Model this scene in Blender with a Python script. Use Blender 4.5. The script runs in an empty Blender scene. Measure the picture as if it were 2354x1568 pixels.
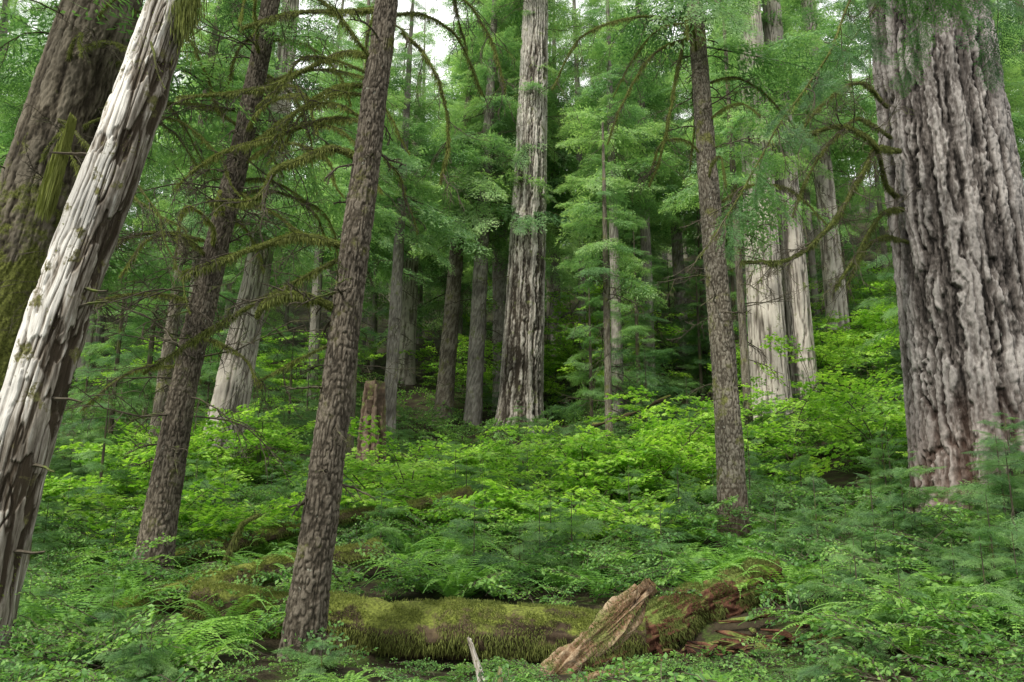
import bpy, math, numpy as np
from mathutils import Vector
rng=np.random.default_rng(7)
scene=bpy.context.scene
scene.view_settings.view_transform='Standard'
scene.view_settings.look='None'
scene.view_settings.exposure=0
# ---------------------------------------------------------------- noise
_T=np.random.default_rng(3).random(65536)
def vn(P):
    P=np.asarray(P,float); I=np.floor(P).astype(np.int64); F=P-I; F=F*F*(3-2*F)
    def h(a,b,c):
        v=((I[:,0]+a)*73856093)^((I[:,1]+b)*19349663)^((I[:,2]+c)*83492791)
        v=(v^(v>>13))*1274126177
        return _T[(v^(v>>16))&65535]
    x,y,z=F[:,0],F[:,1],F[:,2]
    def L(a,b,t): return a+(b-a)*t
    return L(L(L(h(0,0,0),h(1,0,0),x),L(h(0,1,0),h(1,1,0),x),y),L(L(h(0,0,1),h(1,0,1),x),L(h(0,1,1),h(1,1,1),x),y),z)
def fbm(P,o=3):
    s=0;a=.5;t=0
    for i in range(o):
        s=s+a*vn(P*(2.03**i)+i*17.3); t+=a; a*=.5
    return s/t
def sstep(a,b,x):
    t=np.clip((x-a)/(b-a),0,1); return t*t*(3-2*t)
# ---------------------------------------------------------------- terrain
def gh(x,y):
    x=np.asarray(x,float); y=np.asarray(y,float)
    yy=np.clip(y,0,45)
    h=.0045*yy*yy+.03*yy+.43*np.clip(y-45,0,60)
    s=np.log1p(np.exp(np.clip((x-3.2)*1.6,-20,20)))/1.6
    s=np.where((x-3.2)*1.6>20,x-3.2,s)
    h=h+.24*np.minimum(s,40)*sstep(0,9,y)
    P=np.stack([x.ravel()*.5,y.ravel()*.5,0*x.ravel()],1) if x.ndim else np.array([[x*.5,y*.5,0]])
    n=fbm(P,4).reshape(x.shape) if x.ndim else fbm(P,4)[0]
    h=h+(n-.5)*(.2+.5*sstep(8,16,y))*sstep(1,12,y)
    h=h-.62*np.exp(-((x-.2)/1.75)**2-((y-7.75)/.5)**2)-.12*np.exp(-((x)/1.8)**2-((y-6.4)/.9)**2)
    return h
def g1(x,y): return float(gh(np.array([x]),np.array([y]))[0])
# ---------------------------------------------------------------- mesh helpers
def mk(name,V,Q,mats,mi=None,tone=None,smooth=False,parent=None,link=True):
    V=np.asarray(V,np.float32); Q=np.asarray(Q,np.int32)
    m=bpy.data.meshes.new(name)
    m.vertices.add(len(V)); m.vertices.foreach_set('co',V.ravel())
    m.loops.add(Q.size); m.loops.foreach_set('vertex_index',Q.ravel())
    m.polygons.add(len(Q)); m.polygons.foreach_set('loop_start',np.arange(0,Q.size,4,dtype=np.int32))
    for a in mats: m.materials.append(a)
    if mi is not None: m.polygons.foreach_set('material_index',np.asarray(mi,np.int32))
    m.polygons.foreach_set('use_smooth',np.full(len(Q),smooth))
    if tone is not None:
        at=m.attributes.new('tone','FLOAT','POINT'); at.data.foreach_set('value',np.asarray(tone,np.float32))
    m.update(calc_edges=True)
    o=bpy.data.objects.new(name,m)
    if link: scene.collection.objects.link(o)
    if parent is not None: o.parent=parent
    return o
class B:
    def __init__(s): s.V=[];s.Q=[];s.M=[];s.T=[];s.n=0
    def add(s,V,Q,m=0,t=None):
        V=np.asarray(V,float);Q=np.asarray(Q)
        s.V.append(V);s.Q.append(Q+s.n);s.M.append(np.full(len(Q),m));s.n+=len(V)
        s.T.append(np.full(len(V),.5) if t is None else np.broadcast_to(t,(len(V),)))
    def arr(s): return np.concatenate(s.V),np.concatenate(s.Q),np.concatenate(s.M),np.concatenate(s.T)
    def obj(s,name,mats,**k):
        V,Q,M,T=s.arr(); return mk(name,V,Q,mats,M,T,**k)
def frames(P):
    P=np.asarray(P,float); T=np.gradient(P,axis=0); T/=np.linalg.norm(T,axis=1)[:,None]+1e-9
    ref=np.array([0,1,0.]) if abs(T[0,1])<.8 else np.array([1,0,0.])
    N=[];n=ref
    for t in T:
        n=n-t*np.dot(n,t); n/=np.linalg.norm(n)+1e-9; N.append(n)
    N=np.array(N); Bn=np.cross(T,N); return T,N,Bn
def tube(P,R,seg=6,cap=False):
    P=np.asarray(P,float); R=np.broadcast_to(R,(len(P),))
    T,N,Bn=frames(P); a=np.arange(seg)*2*math.pi/seg
    V=P[:,None,:]+R[:,None,None]*(np.cos(a)[None,:,None]*N[:,None,:]+np.sin(a)[None,:,None]*Bn[:,None,:])
    V=V.reshape(-1,3); i=np.arange(len(P)-1)[:,None]*seg; j=np.arange(seg)[None,:]; k=(j+1)%seg
    Q=np.stack([i+j,i+k,i+seg+k,i+seg+j],-1).reshape(-1,4)
    return V,Q
def smooth_curve(P,n):
    P=np.asarray(P,float)
    d=np.r_[0,np.cumsum(np.linalg.norm(np.diff(P,axis=0),axis=1))]; t=np.linspace(0,d[-1],n)
    M=np.gradient(P,d,axis=0) if len(P)>2 else np.repeat((P[1:]-P[:1])/d[-1],2,0)
    k=np.clip(np.searchsorted(d,t)-1,0,len(P)-2); h=(d[k+1]-d[k]); u=((t-d[k])/h)[:,None]; h=h[:,None]
    return (2*u**3-3*u**2+1)*P[k]+(u**3-2*u**2+u)*h*M[k]+(-2*u**3+3*u**2)*P[k+1]+(u**3-u**2)*h*M[k+1]
# ---------------------------------------------------------------- materials
def newmat(n):
    m=bpy.data.materials.new(n); m.use_nodes=True; nt=m.node_tree; nt.nodes.clear(); return m,nt
def N(nt,t,**k):
    n=nt.nodes.new(t)
    for a,b in k.items(): setattr(n,a,b)
    return n
def ramp(nt,stops):
    r=N(nt,'ShaderNodeValToRGB'); e=r.color_ramp.elements
    while len(e)<len(stops): e.new(.5)
    for i,(p,c) in enumerate(stops): e[i].position=p; e[i].color=(*c,1)
    return r
def leafmat(name,c1,c2,c3,trans=.4,rough=.5):
    m,nt=newmat(name); L=nt.links.new
    oi=N(nt,'ShaderNodeObjectInfo'); at=N(nt,'ShaderNodeAttribute',attribute_name='tone')
    geo=N(nt,'ShaderNodeNewGeometry'); no=N(nt,'ShaderNodeTexNoise'); no.inputs['Scale'].default_value=.45; no.inputs['Detail'].default_value=3
    L(geo.outputs['Position'],no.inputs['Vector'])
    mm=N(nt,'ShaderNodeMath',operation='MULTIPLY'); mm.inputs[1].default_value=.34; L(oi.outputs['Random'],mm.inputs[0])
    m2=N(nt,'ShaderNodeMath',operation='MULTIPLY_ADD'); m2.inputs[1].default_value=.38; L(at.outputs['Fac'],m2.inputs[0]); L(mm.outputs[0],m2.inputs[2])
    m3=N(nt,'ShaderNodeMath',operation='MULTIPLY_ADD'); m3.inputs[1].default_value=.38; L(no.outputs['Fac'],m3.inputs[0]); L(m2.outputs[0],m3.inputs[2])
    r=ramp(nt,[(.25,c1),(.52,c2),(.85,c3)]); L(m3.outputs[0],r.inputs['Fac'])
    p=N(nt,'ShaderNodeBsdfPrincipled'); p.inputs['Roughness'].default_value=rough; p.inputs['Specular IOR Level'].default_value=.45
    t=N(nt,'ShaderNodeBsdfTranslucent'); mx=N(nt,'ShaderNodeMixShader'); mx.inputs[0].default_value=trans
    g=N(nt,'ShaderNodeMix',data_type='RGBA',blend_type='MULTIPLY'); g.inputs[0].default_value=1; g.inputs[7].default_value=(1.22,1.32,.75,1)
    L(r.outputs[0],g.inputs[6]); L(g.outputs[2],t.inputs['Color'])
    L(r.outputs[0],p.inputs['Base Color']); L(p.outputs[0],mx.inputs[1]); L(t.outputs[0],mx.inputs[2])
    o=N(nt,'ShaderNodeOutputMaterial'); L(mx.outputs[0],o.inputs[0]); return m
def barkmat(name,lo,mid,hi,moss=0.,mosslow=None,mosscol=(.075,.10,.02),vscale=.25,patch=None,upmoss=0.,bump=.4,reddish=None,fs=30):
    m,nt=newmat(name); L=nt.links.new
    at=N(nt,'ShaderNodeAttribute',attribute_name='tone'); geo=N(nt,'ShaderNodeNewGeometry')
    mp=N(nt,'ShaderNodeMapping'); mp.inputs['Scale'].default_value=(1,1,vscale); L(geo.outputs['Position'],mp.inputs['Vector'])
    n1=N(nt,'ShaderNodeTexNoise'); n1.inputs['Scale'].default_value=fs; n1.inputs['Detail'].default_value=6; n1.inputs['Roughness'].default_value=.72; L(mp.outputs[0],n1.inputs['Vector'])
    n2=N(nt,'ShaderNodeTexNoise'); n2.inputs['Scale'].default_value=1.6; n2.inputs['Detail'].default_value=4; L(geo.outputs['Position'],n2.inputs['Vector'])
    a=N(nt,'ShaderNodeMath',operation='MULTIPLY_ADD'); a.inputs[1].default_value=.9; L(n1.outputs['Fac'],a.inputs[0]); 
    s=N(nt,'ShaderNodeMath',operation='MULTIPLY_ADD'); s.inputs[1].default_value=.8; s.inputs[2].default_value=-.33; L(at.outputs['Fac'],s.inputs[0]); L(s.outputs[0],a.inputs[2])
    r=ramp(nt,[(.18,lo),(.48,mid),(.8,hi)]); L(a.outputs[0],r.inputs['Fac']); col=r.outputs[0]
    v=N(nt,'ShaderNodeMapRange'); v.inputs[1].default_value=.3; v.inputs[2].default_value=.7; v.inputs[3].default_value=.6; v.inputs[4].default_value=1.25; L(n2.outputs['Fac'],v.inputs[0])
    g=N(nt,'ShaderNodeVectorMath',operation='SCALE'); L(col,g.inputs[0]); L(v.outputs[0],g.inputs['Scale']); col=g.outputs[0]
    def mixin(col,fac,c):
        x=N(nt,'ShaderNodeMix',data_type='RGBA'); L(fac,x.inputs[0]); L(col,x.inputs[6]); x.inputs[7].default_value=(*c,1); return x.outputs[2]
    if patch:
        n4=N(nt,'ShaderNodeTexNoise'); n4.inputs['Scale'].default_value=patch[0]; n4.inputs['Detail'].default_value=5; n4.inputs['Roughness'].default_value=.7; L(geo.outputs['Position'],n4.inputs['Vector'])
        q=N(nt,'ShaderNodeMapRange'); q.inputs[1].default_value=patch[1]; q.inputs[2].default_value=patch[1]+.06; L(n4.outputs['Fac'],q.inputs[0]); col=mixin(col,q.outputs[0],patch[2])
    n3=N(nt,'ShaderNodeTexNoise'); n3.inputs['Scale'].default_value=3.2; n3.inputs['Detail'].default_value=7; n3.inputs['Roughness'].default_value=.7; L(geo.outputs['Position'],n3.inputs['Vector'])
    f=n3.outputs['Fac']
    sx=N(nt,'ShaderNodeSeparateXYZ'); L(geo.outputs['Position'],sx.inputs[0])
    if mosslow:
        z=N(nt,'ShaderNodeMapRange'); z.inputs[1].default_value=mosslow[0]; z.inputs[2].default_value=mosslow[1]; z.inputs[3].default_value=.28; z.inputs[4].default_value=-.12; L(sx.outputs[2],z.inputs[0])
        ad=N(nt,'ShaderNodeMath',operation='ADD'); L(f,ad.inputs[0]); L(z.outputs[0],ad.inputs[1]); f=ad.outputs[0]
    if upmoss:
        sn=N(nt,'ShaderNodeSeparateXYZ'); L(geo.outputs['Normal'],sn.inputs[0])
        ad=N(nt,'ShaderNodeMath',operation='MULTIPLY_ADD'); ad.inputs[1].default_value=upmoss; L(sn.outputs[2],ad.inputs[0]); L(f,ad.inputs[2]); f=ad.outputs[0]
    if moss>0:
        q=N(nt,'ShaderNodeMapRange'); q.inputs[1].default_value=.72-moss; q.inputs[2].default_value=.82-moss; L(f,q.inputs[0]); 
        nm=N(nt,'ShaderNodeTexNoise'); nm.inputs['Scale'].default_value=45; nm.inputs['Detail'].default_value=4; L(geo.outputs['Position'],nm.inputs['Vector'])
        rm=ramp(nt,[(.3,tuple(x*.45 for x in mosscol)),(.7,tuple(x*1.6 for x in mosscol))]); L(nm.outputs['Fac'],rm.inputs['Fac'])
        x=N(nt,'ShaderNodeMix',data_type='RGBA'); L(q.outputs[0],x.inputs[0]); L(col,x.inputs[6]); L(rm.outputs[0],x.inputs[7]); col=x.outputs[2]
    if reddish:
        z=N(nt,'ShaderNodeMapRange'); z.inputs[1].default_value=reddish[0]; z.inputs[2].default_value=reddish[1]; z.inputs[3].default_value=.8; z.inputs[4].default_value=0; L(sx.outputs[2],z.inputs[0])
        ml=N(nt,'ShaderNodeMath',operation='MULTIPLY'); L(z.outputs[0],ml.inputs[0]); L(n1.outputs['Fac'],ml.inputs[1]); col=mixin(col,ml.outputs[0],(.17,.085,.055))
    p=N(nt,'ShaderNodeBsdfPrincipled'); p.inputs['Roughness'].default_value=.9; p.inputs['Specular IOR Level'].default_value=.15; L(col,p.inputs['Base Color'])
    b=N(nt,'ShaderNodeBump'); b.inputs['Strength'].default_value=bump; b.inputs['Distance'].default_value=.02; L(n1.outputs['Fac'],b.inputs['Height']); L(b.outputs[0],p.inputs['Normal'])
    o=N(nt,'ShaderNodeOutputMaterial'); L(p.outputs[0],o.inputs[0]); return m
M_hem=leafmat('hemlock_needles',(.042,.11,.042),(.115,.235,.085),(.25,.41,.14),.44)
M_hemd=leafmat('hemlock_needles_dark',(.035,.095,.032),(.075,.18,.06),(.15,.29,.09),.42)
M_far=leafmat('conifer_needles_far_hazed',(.09,.195,.085),(.19,.34,.145),(.38,.54,.22),.48)  # distance haze put into the colour: paler and greyer than near needles
M_maple=leafmat('vine_maple_leaf',(.13,.29,.045),(.27,.49,.065),(.48,.68,.12),.5)
M_huck=leafmat('huckleberry_leaf',(.055,.145,.04),(.135,.29,.07),(.27,.46,.10),.47)
M_fern=leafmat('fern_leaf',(.08,.21,.045),(.16,.34,.06),(.28,.49,.09),.44)
M_moss=leafmat('moss_strands',(.055,.068,.013),(.115,.14,.028),(.23,.255,.055),.3,rough=.9)
M_twig=barkmat('twig_bark',(.03,.024,.016),(.065,.055,.038),(.12,.105,.08),moss=.18,bump=.2)
M_limb=barkmat('mossy_limb_bark',(.03,.027,.015),(.06,.06,.024),(.11,.11,.04),moss=.3,mosscol=(.08,.095,.022),bump=.6)
M_fir=barkmat('douglas_fir_bark',(.012,.010,.0085),(.088,.076,.068),(.265,.245,.228),patch=(9,.66,(.16,.175,.15)),bump=.9,reddish=(1.2,3.3))
M_firpale=barkmat('pale_fir_bark',(.035,.028,.02),(.20,.18,.15),(.46,.43,.38),moss=.14,mosscol=(.12,.14,.045),bump=.7)
M_cedar=barkmat('cedar_bark',(.06,.05,.038),(.21,.185,.155),(.42,.385,.33),moss=.14,mosscol=(.11,.13,.045),vscale=.06,bump=.7)
M_hembark=barkmat('hemlock_bark',(.018,.015,.010),(.070,.058,.042),(.18,.155,.12),patch=(14,.64,(.25,.26,.21)),moss=.14,mosscol=(.075,.078,.022),bump=.9,fs=45,vscale=.5)
M_hembark2=barkmat('hemlock_bark_grey',(.03,.025,.018),(.115,.098,.073),(.27,.245,.195),patch=(16,.64,(.34,.34,.29)),moss=.18,mosscol=(.12,.125,.04),bump=.9,reddish=(.8,2.2),fs=45,vscale=.5)
M_bgbark=barkmat('distant_bark_hazed',(.07,.06,.05),(.17,.155,.13),(.32,.30,.26),moss=.16,mosscol=(.12,.14,.05),bump=.3)  # background trunks paler: haze painted into the bark colour
M_mossbark=barkmat('mossy_old_bark',(.025,.02,.013),(.075,.063,.044),(.155,.135,.10),moss=.16,mosslow=(3.5,7.5),mosscol=(.08,.09,.02),bump=.8)
M_snag=barkmat('weathered_wood',(.05,.038,.025),(.26,.23,.19),(.64,.62,.57),patch=(3.2,.57,(.10,.08,.045)),moss=.15,mosscol=(.14,.145,.05),vscale=.10,bump=.7)
M_log=barkmat('mossy_log',(.03,.022,.015),(.07,.05,.032),(.12,.09,.05),moss=.18,upmoss=.22,mosscol=(.11,.13,.025),bump=.8)
M_split=barkmat('split_wood',(.05,.028,.016),(.20,.12,.065),(.46,.36,.24),moss=.16,upmoss=.10,mosscol=(.12,.13,.04),vscale=1,bump=.8)
M_red=barkmat('rotten_red_wood',(.015,.008,.006),(.075,.032,.020),(.19,.09,.055),moss=.10,upmoss=.25,mosscol=(.10,.13,.03),vscale=1,bump=.9)
M_stump=barkmat('rotten_stump_wood',(.02,.014,.01),(.07,.045,.03),(.15,.11,.08),moss=.16,upmoss=.2,mosscol=(.09,.11,.03),bump=.9)
M_ground=barkmat('forest_floor',(.010,.008,.005),(.026,.020,.012),(.055,.043,.026),moss=.22,mosscol=(.04,.06,.014),vscale=1,bump=1,fs=14)
# ---------------------------------------------------------------- ground
def axis(lo,hi,n,c,p):
    t=np.linspace(-1,1,n); return c+np.sign(t)*np.abs(t)**p*np.where(t<0,c-lo,hi-c)
xs=axis(-260,260,300,0,2.6); ys=axis(-120,420,330,9,2.4)
X,Y=np.meshgrid(xs,ys); Z=gh(X,Y)
V=np.stack([X,Y,Z],-1).reshape(-1,3); i=np.arange(329)[:,None]*300; j=np.arange(299)[None,:]
Q=np.stack([i+j,i+j+1,i+j+301,i+j+300],-1).reshape(-1,4)
mk('ground',V,Q,[M_ground],tone=fbm(V*2,3),smooth=True)
# ---------------------------------------------------------------- trunks
def V_z(C,seg): return C[:,2].repeat(seg)
def trunk(name,P,R,seg,step,style,mat,vis=11,flare=.35,parent=None,amp=1.,jag=0,dark=None):
    P=np.asarray(P,float)
    d=np.r_[0,np.cumsum(np.linalg.norm(np.diff(P,axis=0),axis=1))]
    ts=list(np.arange(0,min(vis,d[-1]),step)); 
    if d[-1]>vis: ts+=list(np.linspace(vis,d[-1],40))
    ts=np.array(ts); dense=smooth_curve(P,400); dd=np.linspace(0,d[-1],400)
    C=np.stack([np.interp(ts,dd,dense[:,k]) for k in range(3)],1)
    rr=np.interp(ts,d,R); rr=rr*(1+flare*np.exp(-np.maximum(ts-.5,0)/.45))
    T,Nn,Bn=frames(C); a=np.arange(seg)*2*math.pi/seg; ca,sa=np.cos(a),np.sin(a)
    S=np.repeat(ts,seg); r0=np.repeat(rr,seg); rm=float(np.interp(2,d,R))
    off=sum(map(ord,name))%97+P[0,0]
    cA=np.tile(ca,len(ts)); sA=np.tile(sa,len(ts))
    q=np.stack([cA*rm,sA*rm,S],1)+off
    w=fbm(q*np.array([3.,3.,1.6]),3)
    if style=='fir':
        wx=(fbm(q*np.array([3,3,1.7])+31,4)-.5)*1.7
        wf=(fbm(q*np.array([12,12,9])+5,3)-.5)*.55
        n=np.abs(2*vn(np.stack([q[:,0]*6.8+wx+wf,q[:,1]*6.8-wx+wf,q[:,2]*.22+w*.5],1))-1); n2=np.abs(2*vn(np.stack([q[:,0]*15+wx*2+wf,q[:,1]*15+wf,q[:,2]*.9],1))-1)
        crk=sstep(.0,.12,np.abs(2*vn(np.stack([q[:,0]*9,q[:,1]*9,q[:,2]*8+w*5],1))-1))
        fine=fbm(q*np.array([38,38,15.]),4)
        t=sstep(.0,.36,n)*.58+.34*sstep(0,.5,n2)+.08*crk; disp=.10*amp*(t-.7)+.05*(fine-.5); tone=np.clip(t*.95+.6*fine-.36,0,1)
    elif style=='cedar':
        n=np.abs(2*vn(np.stack([q[:,0]*14+w*2,q[:,1]*14+w*2,q[:,2]*.7],1))-1); fine=fbm(q*np.array([30,30,2.]),3)
        t=sstep(0,.3,n); disp=.05*amp*(t-.5)+.02*(fine-.5); tone=t*.6+.4*fine
    elif style=='snag':
        n=np.abs(2*vn(np.stack([q[:,0]*18+w*2,q[:,1]*18+w*2,q[:,2]*.6],1))-1); fine=fbm(q*np.array([70,70,3.]),4); lump=fbm(q*np.array([4.5,4.5,2.2]),3)
        crk=1-sstep(.0,.10,np.abs(2*vn(np.stack([q[:,0]*9+w*2,q[:,1]*9,q[:,2]*.35],1))-1))
        chip=sstep(.54,.58,fbm(q*np.array([9,9,2.8])+9,4)); t=sstep(0,.22,n); disp=.014*(t-.5)+.016*(fine-.5)+.06*(lump-.5)-.018*chip-.02*crk
        side=sstep(.15,.75,cA*Nn.repeat(seg,0)[:,0]+sA*Bn.repeat(seg,0)[:,0]+.5*(lump-.5))  # +x side darker: leftover bark and moss, plus shade painted into the tone
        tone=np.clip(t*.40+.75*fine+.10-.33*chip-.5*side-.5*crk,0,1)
    else:
        n=np.abs(2*vn(np.stack([q[:,0]*42+w*3,q[:,1]*42+w*3,q[:,2]*16],1))-1); fine=fbm(q*np.array([80,80,40.]),3); lump=fbm(q*np.array([4,4,2.]),3)
        t=sstep(0,.5,n); disp=.010*amp*(t-.5)+.012*(fine-.5)+.06*(lump-.5)*rm*3; tone=t*.4+.6*fine
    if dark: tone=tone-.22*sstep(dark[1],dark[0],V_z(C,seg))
    fl=np.exp(-S/.5)*.25*(fbm(np.stack([q[:,0]*2.2/max(rm,.2)*.5,q[:,1]*2.2/max(rm,.2)*.5,q[:,2]*.1],1),2)-.4)
    r=r0*(1+fl)+disp
    Cr=C.repeat(seg,0)
    if jag:
        e=jag*vn(np.stack([cA*3,sA*3,0*sA+3],1)); r=r*np.where(S>d[-1]-e,.05,1)
    V=Cr+r[:,None]*(cA[:,None]*Nn.repeat(seg,0)+sA[:,None]*Bn.repeat(seg,0))
    i=np.arange(len(ts)-1)[:,None]*seg; j=np.arange(seg)[None,:]; k=(j+1)%seg
    Q=np.stack([i+j,i+k,i+seg+k,i+seg+j],-1).reshape(-1,4)
    return mk(name,V,Q,[mat],tone=tone,smooth=True,parent=parent)
# ---------------------------------------------------------------- foliage assets
def diamonds(p,d,l,w,up,roll,rg):
    n=len(p); s=np.cross(d,up); s/=np.linalg.norm(s,axis=1)[:,None]+1e-9
    u=np.cross(s,d); a=(rg.random(n)-.5)*roll; s=s*np.cos(a)[:,None]+u*np.sin(a)[:,None]
    m=p+d*(l*.45)[:,None]; V=np.stack([p,m+s*w[:,None],p+d*l[:,None],m-s*w[:,None]],1).reshape(-1,3)
    return V,np.arange(4*n).reshape(-1,4)
def spray(L,rg,n1=12,sp=.025,ml=1.,mw=1.):
    ps=[];ds=[];ls=[];ws=[];tn=[]
    for i in range(n1*2):
        t=(i+.6+.5*rg.normal()*.6)/(n1*2); t=min(max(t,.02),.98); sd=1 if i%2 else -1
        bl=L*.52*(1-t)**.8*(.55+.75*rg.random())+.03; ang=math.radians(48+14*rg.random())*sd
        b=np.array([t*L,0,-.12*L*t*t]); dr=np.array([math.cos(ang),math.sin(ang),-.12+.16*rg.normal()])
        k=max(2,int(bl/sp))
        for q in range(k):
            tt=(q+.4+.5*rg.random())/k; s2=1 if q%2 else -1; a2=ang+s2*math.radians(50+12*rg.normal())
            ps.append(b+dr*bl*tt+np.array([0,0,-.2*bl*tt*tt])); ds.append([math.cos(a2),math.sin(a2),-.15+.25*rg.normal()])
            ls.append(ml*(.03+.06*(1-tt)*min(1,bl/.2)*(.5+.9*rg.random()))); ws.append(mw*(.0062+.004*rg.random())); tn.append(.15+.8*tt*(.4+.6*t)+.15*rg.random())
        ps.append(b+dr*bl*.75); ds.append(dr); ls.append(bl*.3+.02); ws.append(.007*mw); tn.append(.95)
    ps=np.array(ps);ds=np.array(ds);ds/=np.linalg.norm(ds,axis=1)[:,None]
    V,Q=diamonds(ps,ds,np.array(ls),np.array(ws),np.array([[0,0,1.]]).repeat(len(ps),0),1.3,rg)
    return V,Q,np.repeat(tn,4)
def rotm(ax,ay,az):
    cx,sx,cy,sy,cz,sz=math.cos(ax),math.sin(ax),math.cos(ay),math.sin(ay),math.cos(az),math.sin(az)
    return np.array([[cz,-sz,0],[sz,cz,0],[0,0,1]])@np.array([[cy,0,sy],[0,1,0],[-sy,0,cy]])@np.array([[1,0,0],[0,cx,-sx],[0,sx,cx]])
RG=np.random.default_rng(11)
SPR=[spray(.62,RG) for _ in range(5)]
SPF=[spray(.66,RG,9,.042,1.4,1.6) for _ in range(5)]
def bough(rg,n=20,L=2.,droop=.32,S=SPR):
    b=B(); t=np.linspace(0,1,10)
    ax=np.stack([t*L,.10*L*np.sin(t*3+rg.random()*6)*t,-droop*L*t*t*.6],1)
    V,Q=tube(ax,.014*(1-.85*t),4); b.add(V,Q,1)
    for i in range(n):
        tt=.10+.88*(i+rg.random()*.9)/n; sd=1 if i%2 else -1
        if rg.random()<.15: continue
        p=np.array([np.interp(tt,t,ax[:,k]) for k in range(3)])
        az=sd*math.radians((62-30*tt)+rg.normal()*14); sc=(.5+1.0*(1-tt)**.7*min(1,tt*4+.35))*(.55+.8*rg.random())
        if i>=n-2: az*=.25; sc=.7
        Vs,Qs,Ts=S[rg.integers(5)]
        R=rotm(rg.normal()*.35,.12+.4*rg.random(),az)
        b.add((Vs*sc)@R.T+p,Qs,0,Ts)
    return b
def asset_coll(name,bs,mats):
    c=bpy.data.collections.new(name)
    for i,b in enumerate(bs):
        V,Q,M,T=b.arr(); o=mk(name+'_'+'abcdefgh'[i],V,Q,mats,M,T,link=False); c.objects.link(o)
    return c
BO=[bough(RG) for _ in range(5)]; BF=[bough(RG,20,S=SPF) for _ in range(6)]
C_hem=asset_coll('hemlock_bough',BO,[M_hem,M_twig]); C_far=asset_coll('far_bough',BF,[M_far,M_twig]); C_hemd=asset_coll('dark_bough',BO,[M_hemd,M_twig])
def leaves(kind,p,nrm,az,size,b,m=0,tone=None):
    n=len(p)
    if kind=='maple': angs=[-1.25,-.62,0,.62,1.25]; ll=[.7,.9,1.,.9,.7]; ww=.24
    else: angs=[0]; ll=[1.]; ww=.30
    nrm=nrm/np.linalg.norm(nrm,axis=1)[:,None]
    ref=np.stack([np.cos(az),np.sin(az),0*az],1); d=ref-nrm*np.sum(ref*nrm,1)[:,None]; d/=np.linalg.norm(d,axis=1)[:,None]; s=np.cross(nrm,d)
    for a,l in zip(angs,ll):
        dd=d*math.cos(a)+s*math.sin(a); ss=np.cross(nrm,dd); L=(size*l)[:,None]
        mid=p+dd*L*.5; V=np.stack([p,mid+ss*L*ww,p+dd*L-nrm*L*.12,mid-ss*L*ww],1).reshape(-1,3)
        b.add(V,np.arange(4*n).reshape(-1,4),m,None if tone is None else np.repeat(tone,4))
def leafy_branch(rg,kind,L,nl,size,spread=.5,tilt=.25):
    b=B(); t=np.linspace(0,1,8); ax=np.stack([t*L,0*t,.12*L*np.sin(t*2.2)],1); V,Q=tube(ax,.006*(1-.7*t)*L/.8,3); b.add(V,Q,1)
    P=[];A=[]
    for i in range(10):
        tt=.15+.8*i/10; sd=1 if i%2 else -1; p0=np.array([np.interp(tt,t,ax[:,k]) for k in range(3)])
        l=L*spread*(1-tt*.6)*(.7+.5*rg.random()); a=sd*math.radians(50+rg.normal()*10); e=p0+l*np.array([math.cos(a),math.sin(a),.05+rg.normal()*.08])
        V,Q=tube(np.stack([p0,(p0+e)/2+[0,0,.02],e]),.0025,3); b.add(V,Q,1)
        k=int(nl/10)
        u=rg.random(k)**.7; P.append(p0+(e-p0)*u[:,None]+rg.normal(size=(k,3))*[.05*L,.05*L,.018*L]); A.append(a+rg.normal(size=k)*1.)
    P=np.concatenate(P);A=np.concatenate(A);n=len(P)
    leaves(kind,P,np.array([0,0,1.])+rg.normal(size=(n,3))*tilt,A,size*(.6+.6*rg.random(n)),b,0,rg.random(n))
    return b
C_map=asset_coll('vine_maple_branch',[leafy_branch(RG,'maple',.9,80,.075,.5,.3) for _ in range(5)],[M_maple,M_twig])
C_huck=asset_coll('huckleberry_branch',[leafy_branch(RG,'oval',.5,120,.042,.5,.5) for _ in range(4)],[M_huck,M_twig])
def fern(rg):
    b=B()
    for i in range(15):
        az=i*2.4+rg.random()*.5; L=.55+.35*rg.random(); el=1.15-.5*rg.random(); t=np.linspace(0,1,26)
        r=L*(t*math.cos(el)+.35*t*t); z=L*(t*math.sin(el)-.55*t*t*t)
        ax=np.stack([r*math.cos(az),r*math.sin(az),z],1); V,Q=tube(ax,.003,3); b.add(V,Q,0,.3)
        T,_,_=frames(ax); side=np.array([-math.sin(az),math.cos(az),0])
        for s in(1,-1):
            w=.085*np.sin(np.clip(t*1.0+.08,0,1)*math.pi)**.6*(1-t*.5)*1.1+.004
            d=side[None]*s+T*.35+[0,0,-.15]; d/=np.linalg.norm(d,axis=1)[:,None]
            up=np.cross(T,side)*1.; V,Q=diamonds(ax[2:],d[2:],w[2:],np.full(24,.010),up[2:],.5,rg); b.add(V,Q,0,np.repeat(.4+.5*t[2:],4))
    return b
C_fern=asset_coll('sword_fern_frond',[fern(RG) for _ in range(3)],[M_fern])
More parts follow.
